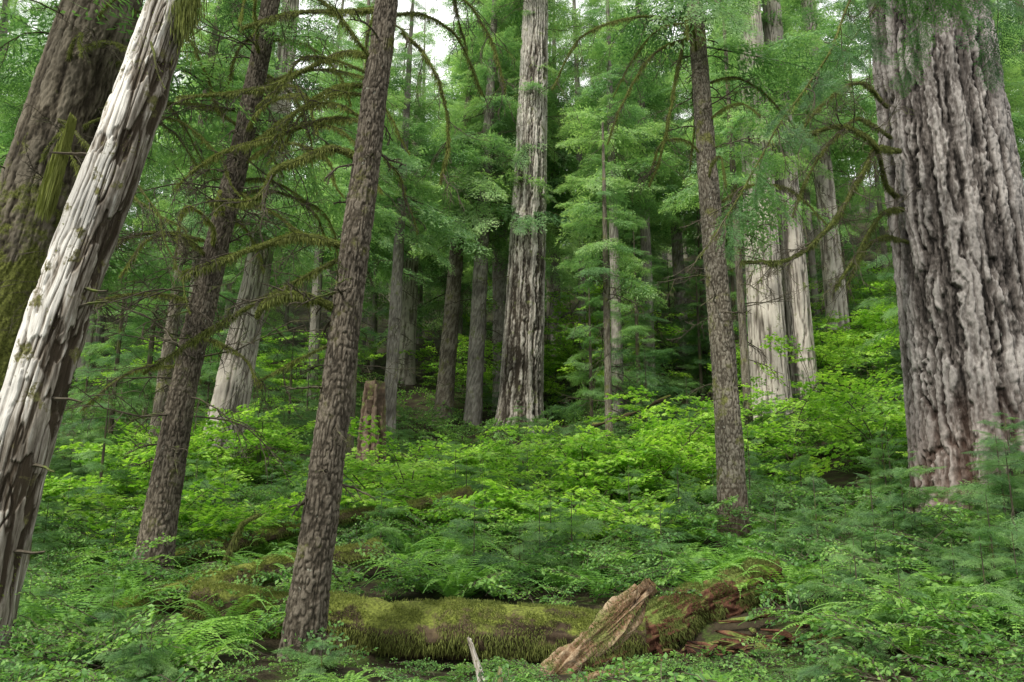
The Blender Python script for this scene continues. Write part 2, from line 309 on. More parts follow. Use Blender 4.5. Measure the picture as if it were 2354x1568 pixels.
# ---------------------------------------------------------------- instancer
def scatter(name,coll,pos,rot,scl,parent=None):
    pos=np.asarray(pos,np.float32).reshape(-1,3); n=len(pos); m=bpy.data.meshes.new(name)
    m.vertices.add(n); m.vertices.foreach_set('co',pos.ravel())
    a=m.attributes.new('rot','FLOAT_VECTOR','POINT'); a.data.foreach_set('vector',np.asarray(rot,np.float32).ravel())
    a=m.attributes.new('scl','FLOAT','POINT'); a.data.foreach_set('value',np.asarray(scl,np.float32).ravel())
    a=m.attributes.new('idx','INT','POINT'); a.data.foreach_set('value',rng.integers(0,len(coll.objects),n).astype(np.int32))
    o=bpy.data.objects.new(name,m); scene.collection.objects.link(o)
    ng=bpy.data.node_groups.new(name+'_nodes','GeometryNodeTree')
    ng.interface.new_socket('Geometry',in_out='INPUT',socket_type='NodeSocketGeometry'); ng.interface.new_socket('Geometry',in_out='OUTPUT',socket_type='NodeSocketGeometry')
    gi=ng.nodes.new('NodeGroupInput'); go=ng.nodes.new('NodeGroupOutput'); ip=ng.nodes.new('GeometryNodeInstanceOnPoints')
    ci=ng.nodes.new('GeometryNodeCollectionInfo'); ci.inputs['Collection'].default_value=coll; ci.inputs['Separate Children'].default_value=True; ci.inputs['Reset Children'].default_value=True
    def na(nm,t):
        x=ng.nodes.new('GeometryNodeInputNamedAttribute'); x.data_type=t; x.inputs['Name'].default_value=nm; return x.outputs[0]
    e=ng.nodes.new('FunctionNodeEulerToRotation'); L=ng.links.new
    L(na('rot','FLOAT_VECTOR'),e.inputs[0]); L(gi.outputs[0],ip.inputs['Points']); L(ci.outputs[0],ip.inputs['Instance']); ip.inputs['Pick Instance'].default_value=True
    L(na('idx','INT'),ip.inputs['Instance Index']); L(e.outputs[0],ip.inputs['Rotation']); L(na('scl','FLOAT'),ip.inputs['Scale']); L(ip.outputs[0],go.inputs[0])
    md=o.modifiers.new('scatter','NODES'); md.node_group=ng
    if parent is not None: o.parent=parent
    return o
class Sc:
    def __init__(s): s.p=[];s.r=[];s.s=[]
    def add(s,p,r,c): s.p.append(p);s.r.append(r);s.s.append(c)
    def make(s,name,coll,parent=None): return scatter(name,coll,s.p,s.r,s.s,parent)
def crown(sc,base,top,z0,R,n,rg,droop=.1,pw=.7):
    base=np.array(base,float);top=np.array(top,float)
    for i in range(n):
        u=z0+(1-z0)*((i+rg.random()*2-.5)/n); u=min(max(u,z0),1)
        p=base+(top-base)*u; f=(1-(u-z0)/(1-z0+1e-6)); L=R*(f**pw*.9+.12)*(.5+.7*rg.random())
        sc.add(p,((rg.random()-.5)*.6,droop+rg.normal()*.2-.35*(1-f),i*2.39996+rg.normal()*.35),L/2.)
# ---------------------------------------------------------------- limbs with moss & twigs
def limb(b,P,r0,r1,rg,moss=1.,twigs=0,tl=.5,n=40):
    C=smooth_curve(P,n); C=C+(fbm(C*3+5,2)[:,None]-.5)*.08
    t=np.linspace(0,1,n); r=(r0+(r1-r0)*t)*(1+.35*(vn(C*14)-.5)*2*min(1,moss+.3)); V,Q=tube(C,r,8); b.add(V,Q,0)
    T=np.gradient(C,axis=0); T/=np.linalg.norm(T,axis=1)[:,None]; Ls=np.linalg.norm(np.diff(C,axis=0),axis=1).sum()
    if moss>0:
        k=int(2400*Ls*moss); u=rg.random(k); p=np.stack([np.interp(u,t,C[:,q]) for q in range(3)],1); rr=np.interp(u,t,r)
        o=rg.normal(size=(k,3)); o/=np.linalg.norm(o,axis=1)[:,None]; p=p+o*rr[:,None]*.9
        cl=sstep(.35,.7,vn(np.stack([u*Ls*6,0*u,0*u+7],1))) ; ln=(.012+.085*rg.random(k)**2*cl*(o[:,2]<.2)+.014*rg.random(k))*min(1,.4+r0/.03)
        d=o*.8+np.array([0,0,-1.])*(.3+1.2*(o[:,2]<.3))[:,None]; d/=np.linalg.norm(d,axis=1)[:,None]
        V,Q=diamonds(p,d,ln,np.full(k,.003),rg.normal(size=(k,3)),3,rg); b.add(V,Q,1,np.repeat(rg.random(k),4))
    for i in range(twigs):
        u=.15+.83*rg.random(); p=np.array([np.interp(u,t,C[:,q]) for q in range(3)]); td=T[int(u*(n-1))]
        s=rg.normal(size=3); s[2]=s[2]*.5-.2; d=td*.9+s*.6; twig(b,p,d/np.linalg.norm(d),tl*(.4+.8*rg.random()),max(.005,r1*.6),rg,2)
def twig(b,p,d,L,r,rg,depth):
    k=6; P=[p]; dd=d.copy()
    for i in range(k):
        dd=dd+rg.normal(size=3)*.15+np.array([0,0,-.06]); dd/=np.linalg.norm(dd); P.append(P[-1]+dd*L/k)
    P=np.array(P); V,Q=tube(P,r*np.linspace(1,.4,k+1),4); b.add(V,Q,2)
    if depth>0:
        for i in range(1,k,1):
            s=rg.normal(size=3)*.7; e=(P[i+1]-P[i]); e/=np.linalg.norm(e); e=e+s; e/=np.linalg.norm(e); twig(b,P[i],e,L*.4*(.5+rg.random()*.7),r*.6,rg,depth-1)
LM=[M_limb,M_moss,M_twig]
def stubs(b,base,top,n,rg,r,L=.6,zlo=.1,zhi=1):
    base=np.array(base,float);top=np.array(top,float)
    for i in range(n):
        u=zlo+(zhi-zlo)*rg.random(); a=rg.random()*6.28; d=np.array([math.cos(a),math.sin(a),.15*rg.normal()-.1]); p=base+(top-base)*u+d*r*.8
        twig(b,p,d,L*(.3+rg.random()),.013,rg,2)
def droopers(b,base,top,n,rg,L,zlo,zhi,moss=.7,az=None,r0=.016):
    base=np.array(base,float);top=np.array(top,float)
    for i in range(n):
        u=zlo+(zhi-zlo)*(i+rg.random())/n; a=(rg.random()*6.28) if az is None else az+rg.normal()*.5; l=L*(.6+.6*rg.random())
        o=base+(top-base)*u; h=np.array([math.cos(a),math.sin(a),0]); s=np.array([-h[1],h[0],0])*rg.normal()*.12*l
        up=.10+.12*rg.random(); P=[o,o+h*l*.33+[0,0,l*up]+s*.3,o+h*l*.68+[0,0,l*(up-.05)]+s,o+h*l+[0,0,-l*(.15+.3*rg.random())]+s]
        limb(b,P,r0,.005,rg,moss,7,.35*l,30)
# ---------------------------------------------------------------- main trees
def ext(P,z):
    a=np.array(P[-2],float);c=np.array(P[-1],float); d=(c-a)/(c[2]-a[2]); d[:2]*=.6; return [tuple(p) for p in P]+[tuple(c+d*(z-c[2]))]
def sink(P,k=.5):
    a=np.array(P[0],float);c=np.array(P[1],float); d=(c-a)/(c[2]-a[2]); g=g1(a[0],a[1]); z=min(a[2],g)-k
    return [tuple(a+d*(z-a[2]))]+[tuple(p) for p in P]
rg=np.random.default_rng(21)
PA=sink(ext([(-1.79,7.2,.33),(-1.62,7.2,2.27),(-1.45,7.2,4.33),(-1.26,7.2,6.64)],18))
tA=trunk('hemlock_tree',PA,[.185,.165,.142,.13,.11,.03],190,.009,'hem',M_hembark,vis=8,flare=.22)
b=B()
limb(b,[(-1.47,7.2,4.92),(-1.70,7.1,4.98),(-1.97,7,4.83),(-2.2,6.9,4.65),(-2.33,6.9,4.4),(-2.73,6.8,4.33)],.034,.012,rg,1.6,8,.6)
limb(b,[(-1.55,7.2,4.0),(-1.83,7,4.05),(-1.96,6.9,4.03),(-2.24,6.8,3.9),(-2.53,6.7,3.75),(-2.8,6.6,3.6)],.034,.010,rg,1.8,7,.6)
limb(b,[(-1.6,7.2,3.92),(-2.15,7.2,3.62),(-2.47,7.2,3.43),(-2.8,7.2,3.22),(-3.35,7.2,2.83)],.020,.007,rg,1.,9,.6)
limb(b,[(-1.6,7.2,3.42),(-1.87,7,3.5),(-2.0,6.9,3.5),(-2.17,6.8,3.37),(-2.25,6.8,3.25)],.038,.016,rg,2.8,4,.4)
limb(b,[(-1.3,7.2,5.98),(-1.7,7.4,6.18),(-2.1,7.5,6.05),(-2.5,7.6,5.92),(-2.95,7.7,5.9),(-3.55,7.8,5.9)],.024,.009,rg,1.2,10,.6)
limb(b,[(-1.28,7.2,6.52),(-1.78,7.4,6.65),(-2.4,7.6,6.75),(-2.9,7.7,6.65)],.024,.009,rg,1.2,8,.6)
limb(b,[(-1.1,7.2,6.28),(-.92,7.3,6.15),(-.71,7.4,5.8),(-.63,7.5,5.25),(-.71,7.5,4.8)],.017,.007,rg,.8,12,.5)
limb(b,[(-1.33,7.2,5.9),(-1.75,6.9,6.35),(-2.2,6.7,6.5),(-2.6,6.6,6.45)],.018,.007,rg,1.,7,.6)
limb(b,[(-1.35,7.2,5.7),(-1.8,7.5,5.85),(-2.3,7.7,5.65),(-2.8,7.8,5.3)],.018,.007,rg,1.,8,.7)
limb(b,[(-1.35,7.2,5.3),(-1.8,7.4,5.45),(-2.4,7.5,5.3),(-3.0,7.6,5.15),(-3.4,7.6,4.8)],.020,.007,rg,1.,10,.7)
limb(b,[(-1.4,7.3,5.2),(-1.15,7.5,4.9),(-1.0,7.6,4.5),(-.95,7.6,4.3)],.010,.005,rg,.5,8,.35)
limb(b,[(-1.2,7.3,6.9),(-.7,7.5,7.0),(-.2,7.7,6.5),(-.05,7.7,5.9)],.015,.006,rg,.6,14,.6)
limb(b,[(-1.65,7.2,3.1),(-2.0,7.4,3.0),(-2.4,7.5,2.8)],.012,.005,rg,.6,6,.4)
droopers(b,(-1.4,7.3,5),(-1.2,7.3,7.4),7,rg,1.3,.0,1,.8)
stubs(b,PA[1],PA[4],20,rg,.12,.4,.15,1)
b.obj('limbs',LM,parent=tA)
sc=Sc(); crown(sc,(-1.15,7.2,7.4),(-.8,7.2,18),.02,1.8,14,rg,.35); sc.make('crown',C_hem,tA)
PB=sink(ext([(-4.33,10,.77),(-4.13,10,3.08),(-3.84,10,5.03),(-3.59,10,6.62),(-3.41,10,8.19)],20))
tB=trunk('hemlock_tree',PB,[.22,.20,.165,.15,.135,.12,.04],150,.013,'hem',M_hembark,vis=10)
b=B()
limb(b,[(-3.65,10,6.62),(-3.85,9.8,6.78),(-4.05,9.7,7.2),(-4.2,9.6,7.6)],.026,.010,rg,.9,9,.7)
limb(b,[(-3.72,10,5.75),(-3.4,9.9,5.6),(-3.05,9.8,5.35),(-2.7,9.7,5.05)],.024,.010,rg,1.,10,.8)
limb(b,[(-3.85,10,5.0),(-4.4,9.8,5.1),(-5.0,9.6,4.9),(-5.5,9.5,4.4)],.024,.010,rg,1.,14,.9)
limb(b,[(-3.95,10,4.2),(-4.6,9.8,4.3),(-5.3,9.6,4.1)],.022,.009,rg,1.,14,.9)
limb(b,[(-3.6,10,6.9),(-4.6,9.8,6.9),(-5.2,9.7,6.6)],.024,.010,rg,1.1,12,.9)
limb(b,[(-4.0,10,3.8),(-3.5,9.8,3.6),(-3.0,9.6,3.1)],.016,.007,rg,.8,10,.8)
limb(b,[(-4.05,10,3.4),(-4.6,9.7,3.3),(-5.1,9.5,2.8)],.016,.007,rg,.8,10,.8)
droopers(b,(-3.9,10,4.6),(-3.4,10,8.2),16,rg,1.8,0,1,.8,r0=.020)
stubs(b,PB[1],PB[5],52,rg,.14,1.2,.2,1); b.obj('limbs',LM,parent=tB)
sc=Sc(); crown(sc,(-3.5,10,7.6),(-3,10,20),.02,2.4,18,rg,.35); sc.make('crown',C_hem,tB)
PC=[(-4.3,6.5,-.5),(-4.12,6.5,.87),(-4.0,6.5,1.86),(-3.75,6.5,3.29),(-3.40,6.5,4.74),(-3.08,6.5,6.15),(-2.85,6.5,7.1)]
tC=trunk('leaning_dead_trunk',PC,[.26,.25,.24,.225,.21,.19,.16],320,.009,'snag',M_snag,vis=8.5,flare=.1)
b=B()
for (x,z,s) in [(-3.60,3.42,1),(-3.62,3.25,1),(-3.75,2.5,1),(-3.85,1.95,1),(-3.9,1.3,1),(-3.62,4.6,-1)]:
    p=np.array([x+.02*s,6.42,z]); twig(b,p,np.array([s*.9,-.3,.05]),.3,.018,rg,0)
limb(b,[(-3.12,6.3,5.6),(-3.0,6.2,5.35),(-2.96,6.2,5.2),(-2.9,6.2,5.1)],.012,.005,rg,0,2,.2)
k=5000; pz=4.2+.75*rg.random(k); px=-3.66-.10*(4.9-pz)-.12-.1*rg.random(k)*sstep(4.95,4.4,pz); p=np.stack([px,6.31+.12*rg.random(k),pz],1)
V,Q=diamonds(p,np.tile([-.12,0,-1.],(k,1)),.10+.16*rg.random(k),np.full(k,.005),rg.normal(size=(k,3)),3,rg); b.add(V,Q,1,np.repeat(.5+.5*rg.random(k),4))
k=2200; p=np.array([-2.90,6.4,6.1])+rg.normal(size=(k,3))*[.06,.08,.18]; V,Q=diamonds(p,np.tile([.05,0,-1.],(k,1)),.05+.1*rg.random(k),np.full(k,.004),rg.normal(size=(k,3)),3,rg); b.add(V,Q,1,np.repeat(rg.random(k),4))
cc=smooth_curve(PC,200); k=9000; ii=rg.integers(20,195,k); o=rg.normal(size=(k,3)); o[:,1]=-np.abs(o[:,1]); o/=np.linalg.norm(o,axis=1)[:,None]; p=cc[ii]+o*np.interp(ii,[0,199],[.255,.17])[:,None]
kp=fbm(p*2.6+4,4)>.57; p=p[kp]; o=o[kp]; k=len(p); d=o+np.array([0,0,-.9])+rg.normal(size=(k,3))*.3; d/=np.linalg.norm(d,axis=1)[:,None]
V,Q=diamonds(p,d,.015+.03*rg.random(k),np.full(k,.004),rg.normal(size=(k,3)),3,rg); b.add(V,Q,1,np.repeat(rg.random(k),4))
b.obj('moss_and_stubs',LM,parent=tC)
PD=sink(ext([(-6.93,10,.97),(-6.61,10,2.8),(-6.39,10,4.5),(-6.10,10,6.31),(-5.70,10,8.6)],24))
tD=trunk('old_growth_tree',PD,[.70,.68,.58,.53,.50,.47,.15],260,.02,'fir',M_mossbark,vis=10,amp=.3)
b=B(); limb(b,[(-5.9,9.7,7.6),(-5.2,9.3,7.5),(-4.6,9,7.1),(-4.2,8.9,6.6)],.022,.008,rg,.7,16,.9)
limb(b,[(-4.06,8,5.07),(-3.68,8,4.53),(-3.51,8,4.15),(-3.29,8,3.59)],.012,.006,rg,.1,12,.6)
limb(b,[(-5.9,9.6,6.6),(-5.2,9.0,6.0),(-4.4,8.6,5.2),(-3.6,8.4,4.6)],.016,.006,rg,.3,16,.9)
droopers(b,(-6.3,9.8,5.5),(-5.8,9.8,8.4),8,rg,2.4,0,1,.5,az=-.3,r0=.02)
stubs(b,PD[1],PD[5],20,rg,.5,1.4,.3,1); b.obj('limbs',LM,parent=tD)
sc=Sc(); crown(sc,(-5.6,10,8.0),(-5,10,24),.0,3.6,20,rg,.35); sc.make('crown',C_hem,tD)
PE=sink([(-7.96,22,2.6),(-7.64,22,5.46),(-7.27,22,8.1),(-6.98,22,11.96),(-6.8,22,28)],.4)
tE=trunk('cedar_tree',PE,[.62,.58,.45,.34,.28,.1],120,.045,'cedar',M_cedar,vis=12)
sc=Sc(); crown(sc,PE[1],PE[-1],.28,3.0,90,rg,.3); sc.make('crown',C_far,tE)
PF=sink([(.27,28,4.21),(.6,28,12.),(.94,28,21.2),(1.2,28,32)],.5)
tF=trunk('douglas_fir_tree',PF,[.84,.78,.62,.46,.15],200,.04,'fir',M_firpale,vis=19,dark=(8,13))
b=B(); stubs(b,PF[1],PF[3],26,rg,.6,1.6,.3,1); b.obj('limbs',LM,parent=tF)
sc=Sc(); crown(sc,PF[1],PF[-1],.62,3.6,26,rg,.25); crown(sc,PF[1],PF[-1],.22,2.2,34,rg,.5); sc.make('crown',C_far,tF)
tG=trunk('cedar_tree',sink([(7.77,24,4.23),(7.84,24,11),(7.9,24,16.8),(7.9,24,30)]),[.62,.57,.48,.40,.1],120,.045,'cedar',M_cedar,vis=16)
sc=Sc(); crown(sc,(7.8,24,4),(7.9,24,30),.36,2.6,60,rg,.3); sc.make('crown',C_far,tG)
tG2=trunk('cedar_tree',sink([(8.99,24.6,4.56),(8.95,24.6,11),(8.91,24.6,17.2),(8.9,24.6,28)]),[.46,.44,.38,.30,.1],90,.05,'cedar',M_cedar,vis=16)
sc=Sc(); crown(sc,(9,24.6,4),(8.9,24.6,28),.36,2.4,50,rg,.3); sc.make('crown',C_far,tG2)
PH=sink(ext([(3.10,11.5,.93),(3.08,11.5,3.6),(3.0,11.5,6.5),(2.94,11.5,9.65)],20))
tH=trunk('hemlock_tree',PH,[.23,.205,.175,.148,.122,.03],170,.012,'hem',M_hembark2,vis=11)
b=B(); limb(b,[(2.90,11.5,9.5),(2.52,11.2,8.17),(2.20,11,6.78),(1.99,11,6.23)],.024,.010,rg,1.2,14,.7)
limb(b,[(2.95,11.5,9.0),(2.3,11.2,8.6),(1.7,11,7.7),(1.4,11,6.9)],.018,.007,rg,.7,14,.8)
limb(b,[(2.95,11.5,9.3),(1.9,11.3,9.2),(1.0,11,8.6),(.6,11,7.8)],.018,.007,rg,.7,16,.9)
droopers(b,(3.0,11.5,6.0),(2.9,11.5,9.8),9,rg,1.6,0,1,.7)
stubs(b,PH[1],PH[4],24,rg,.14,.7,.3,1); b.obj('limbs',LM,parent=tH)
sc=Sc(); crown(sc,(2.94,11.5,8.6),(2.9,11.5,20),.0,2.3,18,rg,.35); sc.make('crown',C_hem,tH)
PI=sink(ext([(6.50,11,1.87),(6.46,11,3.84),(6.39,11,6.44),(6.36,11,9.3)],32),.9)
tI=trunk('douglas_fir_tree',PI,[1.08,.98,.90,.85,.79,.2],620,.015,'fir',M_fir,vis=10.5,flare=.2)
b=B()
limb(b,[(5.5,10.8,6.0),(5.28,10.6,6.07),(4.86,10,6.44),(4.24,9.6,6.48),(3.70,9.4,6.26)],.034,.012,rg,1.4,18,.9)
limb(b,[(5.5,10.6,6.6),(5.01,10.2,6.47),(4.56,9.8,5.91),(3.77,9.3,4.9),(3.4,9.2,4.59),(2.66,9,4.44)],.032,.012,rg,1.4,20,.8)
limb(b,[(5.6,10.8,5.8),(5.26,10.5,5.7),(4.92,10.2,5.46),(4.43,10,4.79),(4.09,9.8,4.38)],.028,.010,rg,1.2,12,.7)
limb(b,[(5.5,10.8,7.4),(4.9,10.3,7.5),(4.2,10,7.0),(3.8,9.8,6.5)],.024,.008,rg,1,16,.9)
limb(b,[(5.5,10.8,6.9),(4.9,10.4,7.0),(4.4,10.1,6.6),(3.9,10,5.9),(3.7,10,5.4)],.022,.008,rg,1,14,.8)
limb(b,[(5.6,10.8,5.3),(5.1,10.5,5.3),(4.7,10.3,5.0),(4.4,10.2,4.5)],.02,.008,rg,1,12,.7)
b.obj('limbs',LM,parent=tI)
sc=Sc(); crown(sc,(6.4,11,10.5),(6.3,11,32),.0,4.2,18,rg,.3); sc.make('crown',C_hem,tI)
tJ=trunk('hemlock_tree',[(5.2,4.6,-.3),(5.2,4.6,5),(5.1,4.6,12)],[.16,.14,.04],60,.05,'hem',M_hembark2,vis=8)
b=B(); limb(b,[(5.1,4.7,7.1),(4.0,5.6,6.9),(2.99,6,6.05),(2.47,5.7,5.09),(1.98,5.5,4.4),(1.63,5.4,3.81),(1.30,5.3,3.32)],.016,.004,rg,.1,14,.5)
limb(b,[(5.1,4.7,7.3),(4.2,5.8,7.0),(3.4,6.2,6.2),(2.8,6.2,5.4)],.012,.004,rg,.1,10,.5); b.obj('limbs',LM,parent=tJ)
sc=Sc(); cv=smooth_curve([(4.0,5.6,6.9),(2.99,6,6.05),(2.47,5.7,5.09),(1.98,5.5,4.4),(1.63,5.4,3.81)],18)
for i,p in enumerate(cv):
    sc.add(p+rg.normal(size=3)*.03,(rg.normal()*.9,.6+.6*rg.random(),(2.6 if i%2 else -.3)+rg.normal()*.8),.16+.14*rg.random())
for i in range(22): sc.add((2.9+rg.random()*1.5,5.4+rg.random()*1.2,5.9+rg.random()*1.2),(0,.5+rg.random()*.6,rg.random()*6.28),.20+.2*rg.random())
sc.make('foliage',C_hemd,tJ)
for (n,bs,tp,r,m,st,z0) in [('hemlock_tree',(-2.56,30,5.13),(-1.6,30,21),.34,M_hembark2,'hem',.45),('hemlock_tree',(-1.44,29,4.31),(-.6,29,24),.32,M_bgbark,'hem',.45),
    ('cedar_tree',(-5.09,38,7.64),(-4.8,38,24),.42,M_cedar,'cedar',.4),('hemlock_tree',(2.41,20,2.9),(2.45,20,12),.10,M_hembark2,'hem',.5),
    ('hemlock_tree',(-3.89,19,2.7),(-3.8,19,15),.17,M_hembark2,'hem',.5),('hemlock_tree',(7.83,36,8.3),(7.6,36,26),.3,M_bgbark,'hem',.4),('hemlock_tree',(-.4,32,6),(-.8,32,30),.36,M_bgbark,'hem',.5),
    ('hemlock_tree',(-4.0,26,4),(-3.6,26,20),.22,M_bgbark,'hem',.45),('cedar_tree',(12.5,30,8),(12.3,30,28),.4,M_cedar,'cedar',.4),('hemlock_tree',(-9.5,15,1),(-8.8,15,17),.2,M_hembark2,'hem',.36),
    ('hemlock_tree',(-8.9,20,2.2),(-8.1,20,17),.18,M_hembark2,'hem',.5),('hemlock_tree',(3.6,27,5),(3.6,27,22),.2,M_bgbark,'hem',.45),('hemlock_tree',(5.2,30,6),(5.3,30,25),.24,M_bgbark,'hem',.4),('hemlock_tree',(5.3,18,3),(5.3,18,15),.10,M_hembark2,'hem',.5),
    ('hemlock_tree',(-7,34,6.5),(-6.6,34,24),.26,M_bgbark,'hem',.4),('hemlock_tree',(4.6,38,8),(4.5,38,27),.28,M_bgbark,'hem',.35),('hemlock_tree',(2.0,36,7.5),(2.1,36,27),.26,M_bgbark,'hem',.4),('hemlock_tree',(10.5,35,9),(10.2,35,27),.25,M_bgbark,'hem',.35),('hemlock_tree',(-5.6,27,4.4),(-5.2,27,21),.18,M_bgbark,'hem',.45)]:
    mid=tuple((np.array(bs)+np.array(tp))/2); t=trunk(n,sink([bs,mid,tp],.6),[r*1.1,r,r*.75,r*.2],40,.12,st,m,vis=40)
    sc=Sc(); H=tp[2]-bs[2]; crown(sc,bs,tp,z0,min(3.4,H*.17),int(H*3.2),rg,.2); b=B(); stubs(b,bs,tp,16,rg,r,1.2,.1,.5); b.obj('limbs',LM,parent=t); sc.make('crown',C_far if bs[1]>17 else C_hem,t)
tS=trunk('broken_stump',sink([(-3.15,18,2.3),(-3.12,18,3.4),(-3.1,18,4.6)]),[.34,.30,.27,.20],90,.03,'fir',M_stump,vis=9,jag=1.1)
# ---------------------------------------------------------------- logs
def log(name,P,r0,r1,mat,seg=90,n=160,moss=8000,lump=.06,jag=0,flat=1.,grain=0,mth=.36):
    C=smooth_curve(P,n); T,Nn,Bn=frames(C); L=np.linalg.norm(np.diff(C,axis=0),axis=1).sum(); a=np.arange(seg)*2*math.pi/seg
    ca=np.tile(np.cos(a),n);sa=np.tile(np.sin(a),n); s=np.repeat(np.linspace(0,L,n),seg); r=np.repeat(np.linspace(r0,r1,n),seg)
    q=np.stack([ca*r0,sa*r0,s],1)+len(name); d=lump*(fbm(q*np.array([5,5,3.]),4)-.5)*2
    g=fbm(q*np.array([22,22,1.5]),3); g2=fbm(q*np.array([60,60,5.]),3); d+=grain*(g-.5)+grain*.4*(g2-.5)
    if jag:
        ang=np.tile(a,n); e=L*(1-jag*(.6*vn(np.stack([np.cos(ang)*3,np.sin(ang)*3,0*ang+3],1))+.4*vn(np.stack([np.cos(ang)*9,np.sin(ang)*9,0*ang+3],1)))); e0=L*jag*vn(np.stack([np.cos(ang)*3,np.sin(ang)*3,0*ang+9],1))*.7
        s2=e0+(e-e0)*s/L; 
    else: s2=s
    d=d-r*.96*(s/L>.992)-r*.96*(s/L<.008)
    ss=np.linspace(0,L,n); Cc=np.stack([np.interp(s2,ss,C[:,k]) for k in range(3)],1)
    V=Cc+(r+d)[:,None]*(ca[:,None]*Nn.repeat(seg,0)*flat+sa[:,None]*Bn.repeat(seg,0))
    i=np.arange(n-1)[:,None]*seg; j=np.arange(seg)[None,:]; k=(j+1)%seg; Q=np.stack([i+j,i+k,i+seg+k,i+seg+j],-1).reshape(-1,4)
    o=mk(name,V,Q,[mat],tone=g*.6+g2*.4 if grain else g,smooth=True)
    if moss:
        idx=rg.integers(seg*2,len(V)-seg*2,moss); p=V[idx]; nn=p-Cc[idx]; nn/=np.linalg.norm(nn,axis=1)[:,None]+1e-9
        keep=(nn[:,2]>-.6)&(fbm(p*4,3)>mth); p=p[keep];nn=nn[keep];k=len(p)
        dn=nn+rg.normal(size=(k,3))*.5+np.array([0,0,-1.])*(1.6*(nn[:,2]<.35))[:,None]; dn/=np.linalg.norm(dn,axis=1)[:,None]
        ln=.018+.02*rg.random(k)+.07*rg.random(k)**2*(nn[:,2]<.2)
        p=p+rg.normal(size=(k,3))*.008
        V2,Q2=diamonds(p,dn,ln,np.full(k,.0035),rg.normal(size=(k,3)),3,rg); mk('moss',V2,Q2,[M_moss],tone=np.repeat(rg.random(k)*.7+.6*(fbm(p*3,3)-.3),4),parent=o)
    return o
log('mossy_fallen_log',[(-3.2,8.4,.66),(-1.2,8.15,.50),(0,8.1,.46),(1.3,8.05,.42)],.27,.25,M_log,moss=80000,lump=.09)
log('mossy_fallen_log',[(-5.6,7.4,.15),(-4.54,8,.36),(-3.86,8.6,.60),(-2.5,9.6,1.0),(-1.6,10.3,1.15)],.19,.12,M_log,moss=44000)
log('mossy_fallen_log',[(-5.0,9.9,.75),(-4.32,10.5,.98),(-3.16,11.5,1.35),(-1.42,12.5,1.72),(-.6,13,1.9)],.12,.08,M_log,moss=34000)
log('rotten_red_log',[(.6,7.95,.25),(1.4,8.2,.50),(2.2,8.6,.74),(2.95,8.95,.92)],.25,.19,M_red,moss=44000,lump=.12,grain=.12,mth=.42,jag=.12)
log('broken_split_log',[(.1,6.75,.10),(.45,7.05,.35),(.9,7.35,.66),(1.34,7.55,1.04)],.12,.10,M_split,moss=5000,lump=.07,jag=.34,flat=.6,grain=.14)
log('broken_split_log',[(.35,6.5,.25),(.75,6.7,.35),(1.0,6.75,.38)],.06,.04,M_split,moss=900,lump=.04,jag=.3,flat=.5,grain=.08,seg=50,n=80)
log('fallen_branch',[(2.2,22,3.9),(3.0,21.5,4.1),(4.2,21,4.6)],.06,.04,M_log,moss=0,n=60,seg=20)
log('broken_wood_stake',[(-.17,6.2,.0),(-.21,6.2,.35),(-.33,6.2,.74)],.036,.020,M_snag,moss=0,lump=.01,jag=.2,grain=.02,seg=24,n=60)
log('broken_wood_stake',[(-.06,6.15,.0),(-.08,6.15,.3),(-.09,6.2,.54)],.026,.014,M_snag,moss=0,lump=.01,jag=.3,grain=.02,seg=24,n=60)
cb=B()
for k in range(70):
    p=np.array([.9+rg.random()*1.9,7.0+rg.random()*1.1,0]); p[2]=g1(p[0],p[1])+.02+.12*rg.random(); d=rg.normal(size=3)*[.13,.08,.03]
    V,Q=tube(np.stack([p-d,p-d*.4,p+d*.4,p+d]),[.006,.012+.025*rg.random(),.02,.006],6); cb.add(V+rg.normal(size=V.shape)*.008,Q,0,rg.random(len(V)))
cb.obj('rotten_wood_chunks',[M_red])
b=B(); limb(b,[(-3.3,9.6,.7),(-3.28,9.6,1.15),(-3.15,9.6,1.45),(-2.95,9.6,1.57)],.035,.022,rg,1.8,0); b.obj('bent_mossy_branch',LM)
# ---------------------------------------------------------------- background forest
rg=np.random.default_rng(5)
def empty(n):
    o=bpy.data.objects.new(n,None); scene.collection.objects.link(o); return o
bg=empty('background_forest'); fo=Sc(); tb=B(); cnt=0
KEEP=[(.5,28,1.35),(7.8,24,1.4),(9,24.6,1.4),(-7.8,22,1.0),(-2.4,30,.9),(-1.3,29,.9),(-5,38,1.1),(-3.12,18,.7)]
def blocks(x,y,m=0):
    for kx,ky,w in KEEP:
        if y<ky and abs(x-kx*y/ky)<w+m: return True
    return False
for row,(yr,nx) in enumerate([(33,13),(37,16),(42,19),(48,20),(55,22),(63,24),(72,26)]):
    for ix in range(nx):
        y=yr+rg.normal()*1.6; x=(-1+2*(ix+.5+.35*rg.normal())/nx)*(.76*y+5)
        if blocks(x,y): continue
        g=g1(x,y); H=(17+13*rg.random()) if row<4 else 13+13*rg.random(); r=.12+.2*rg.random()
        tb_top=(x+rg.normal()*.5,y,g+H); P=np.array([(x,y,g-.4),(x,y,g+H*.5),tb_top]); V,Q=tube(P,[r,r*.7,.02],9); tb.add(V,Q,0)
        z0=(.25+.2*rg.random()) if row<2 else .05+.2*rg.random()
        crown(fo,(x,y,g),tb_top,z0,2.5+1.3*rg.random(),int(H*2.5),rg,.15)
tb.obj('trunks',[M_bgbark],parent=bg); fo.make('foliage',C_far,bg)
us=empty('young_hemlocks'); fo=Sc(); tb=B(); cnt=0
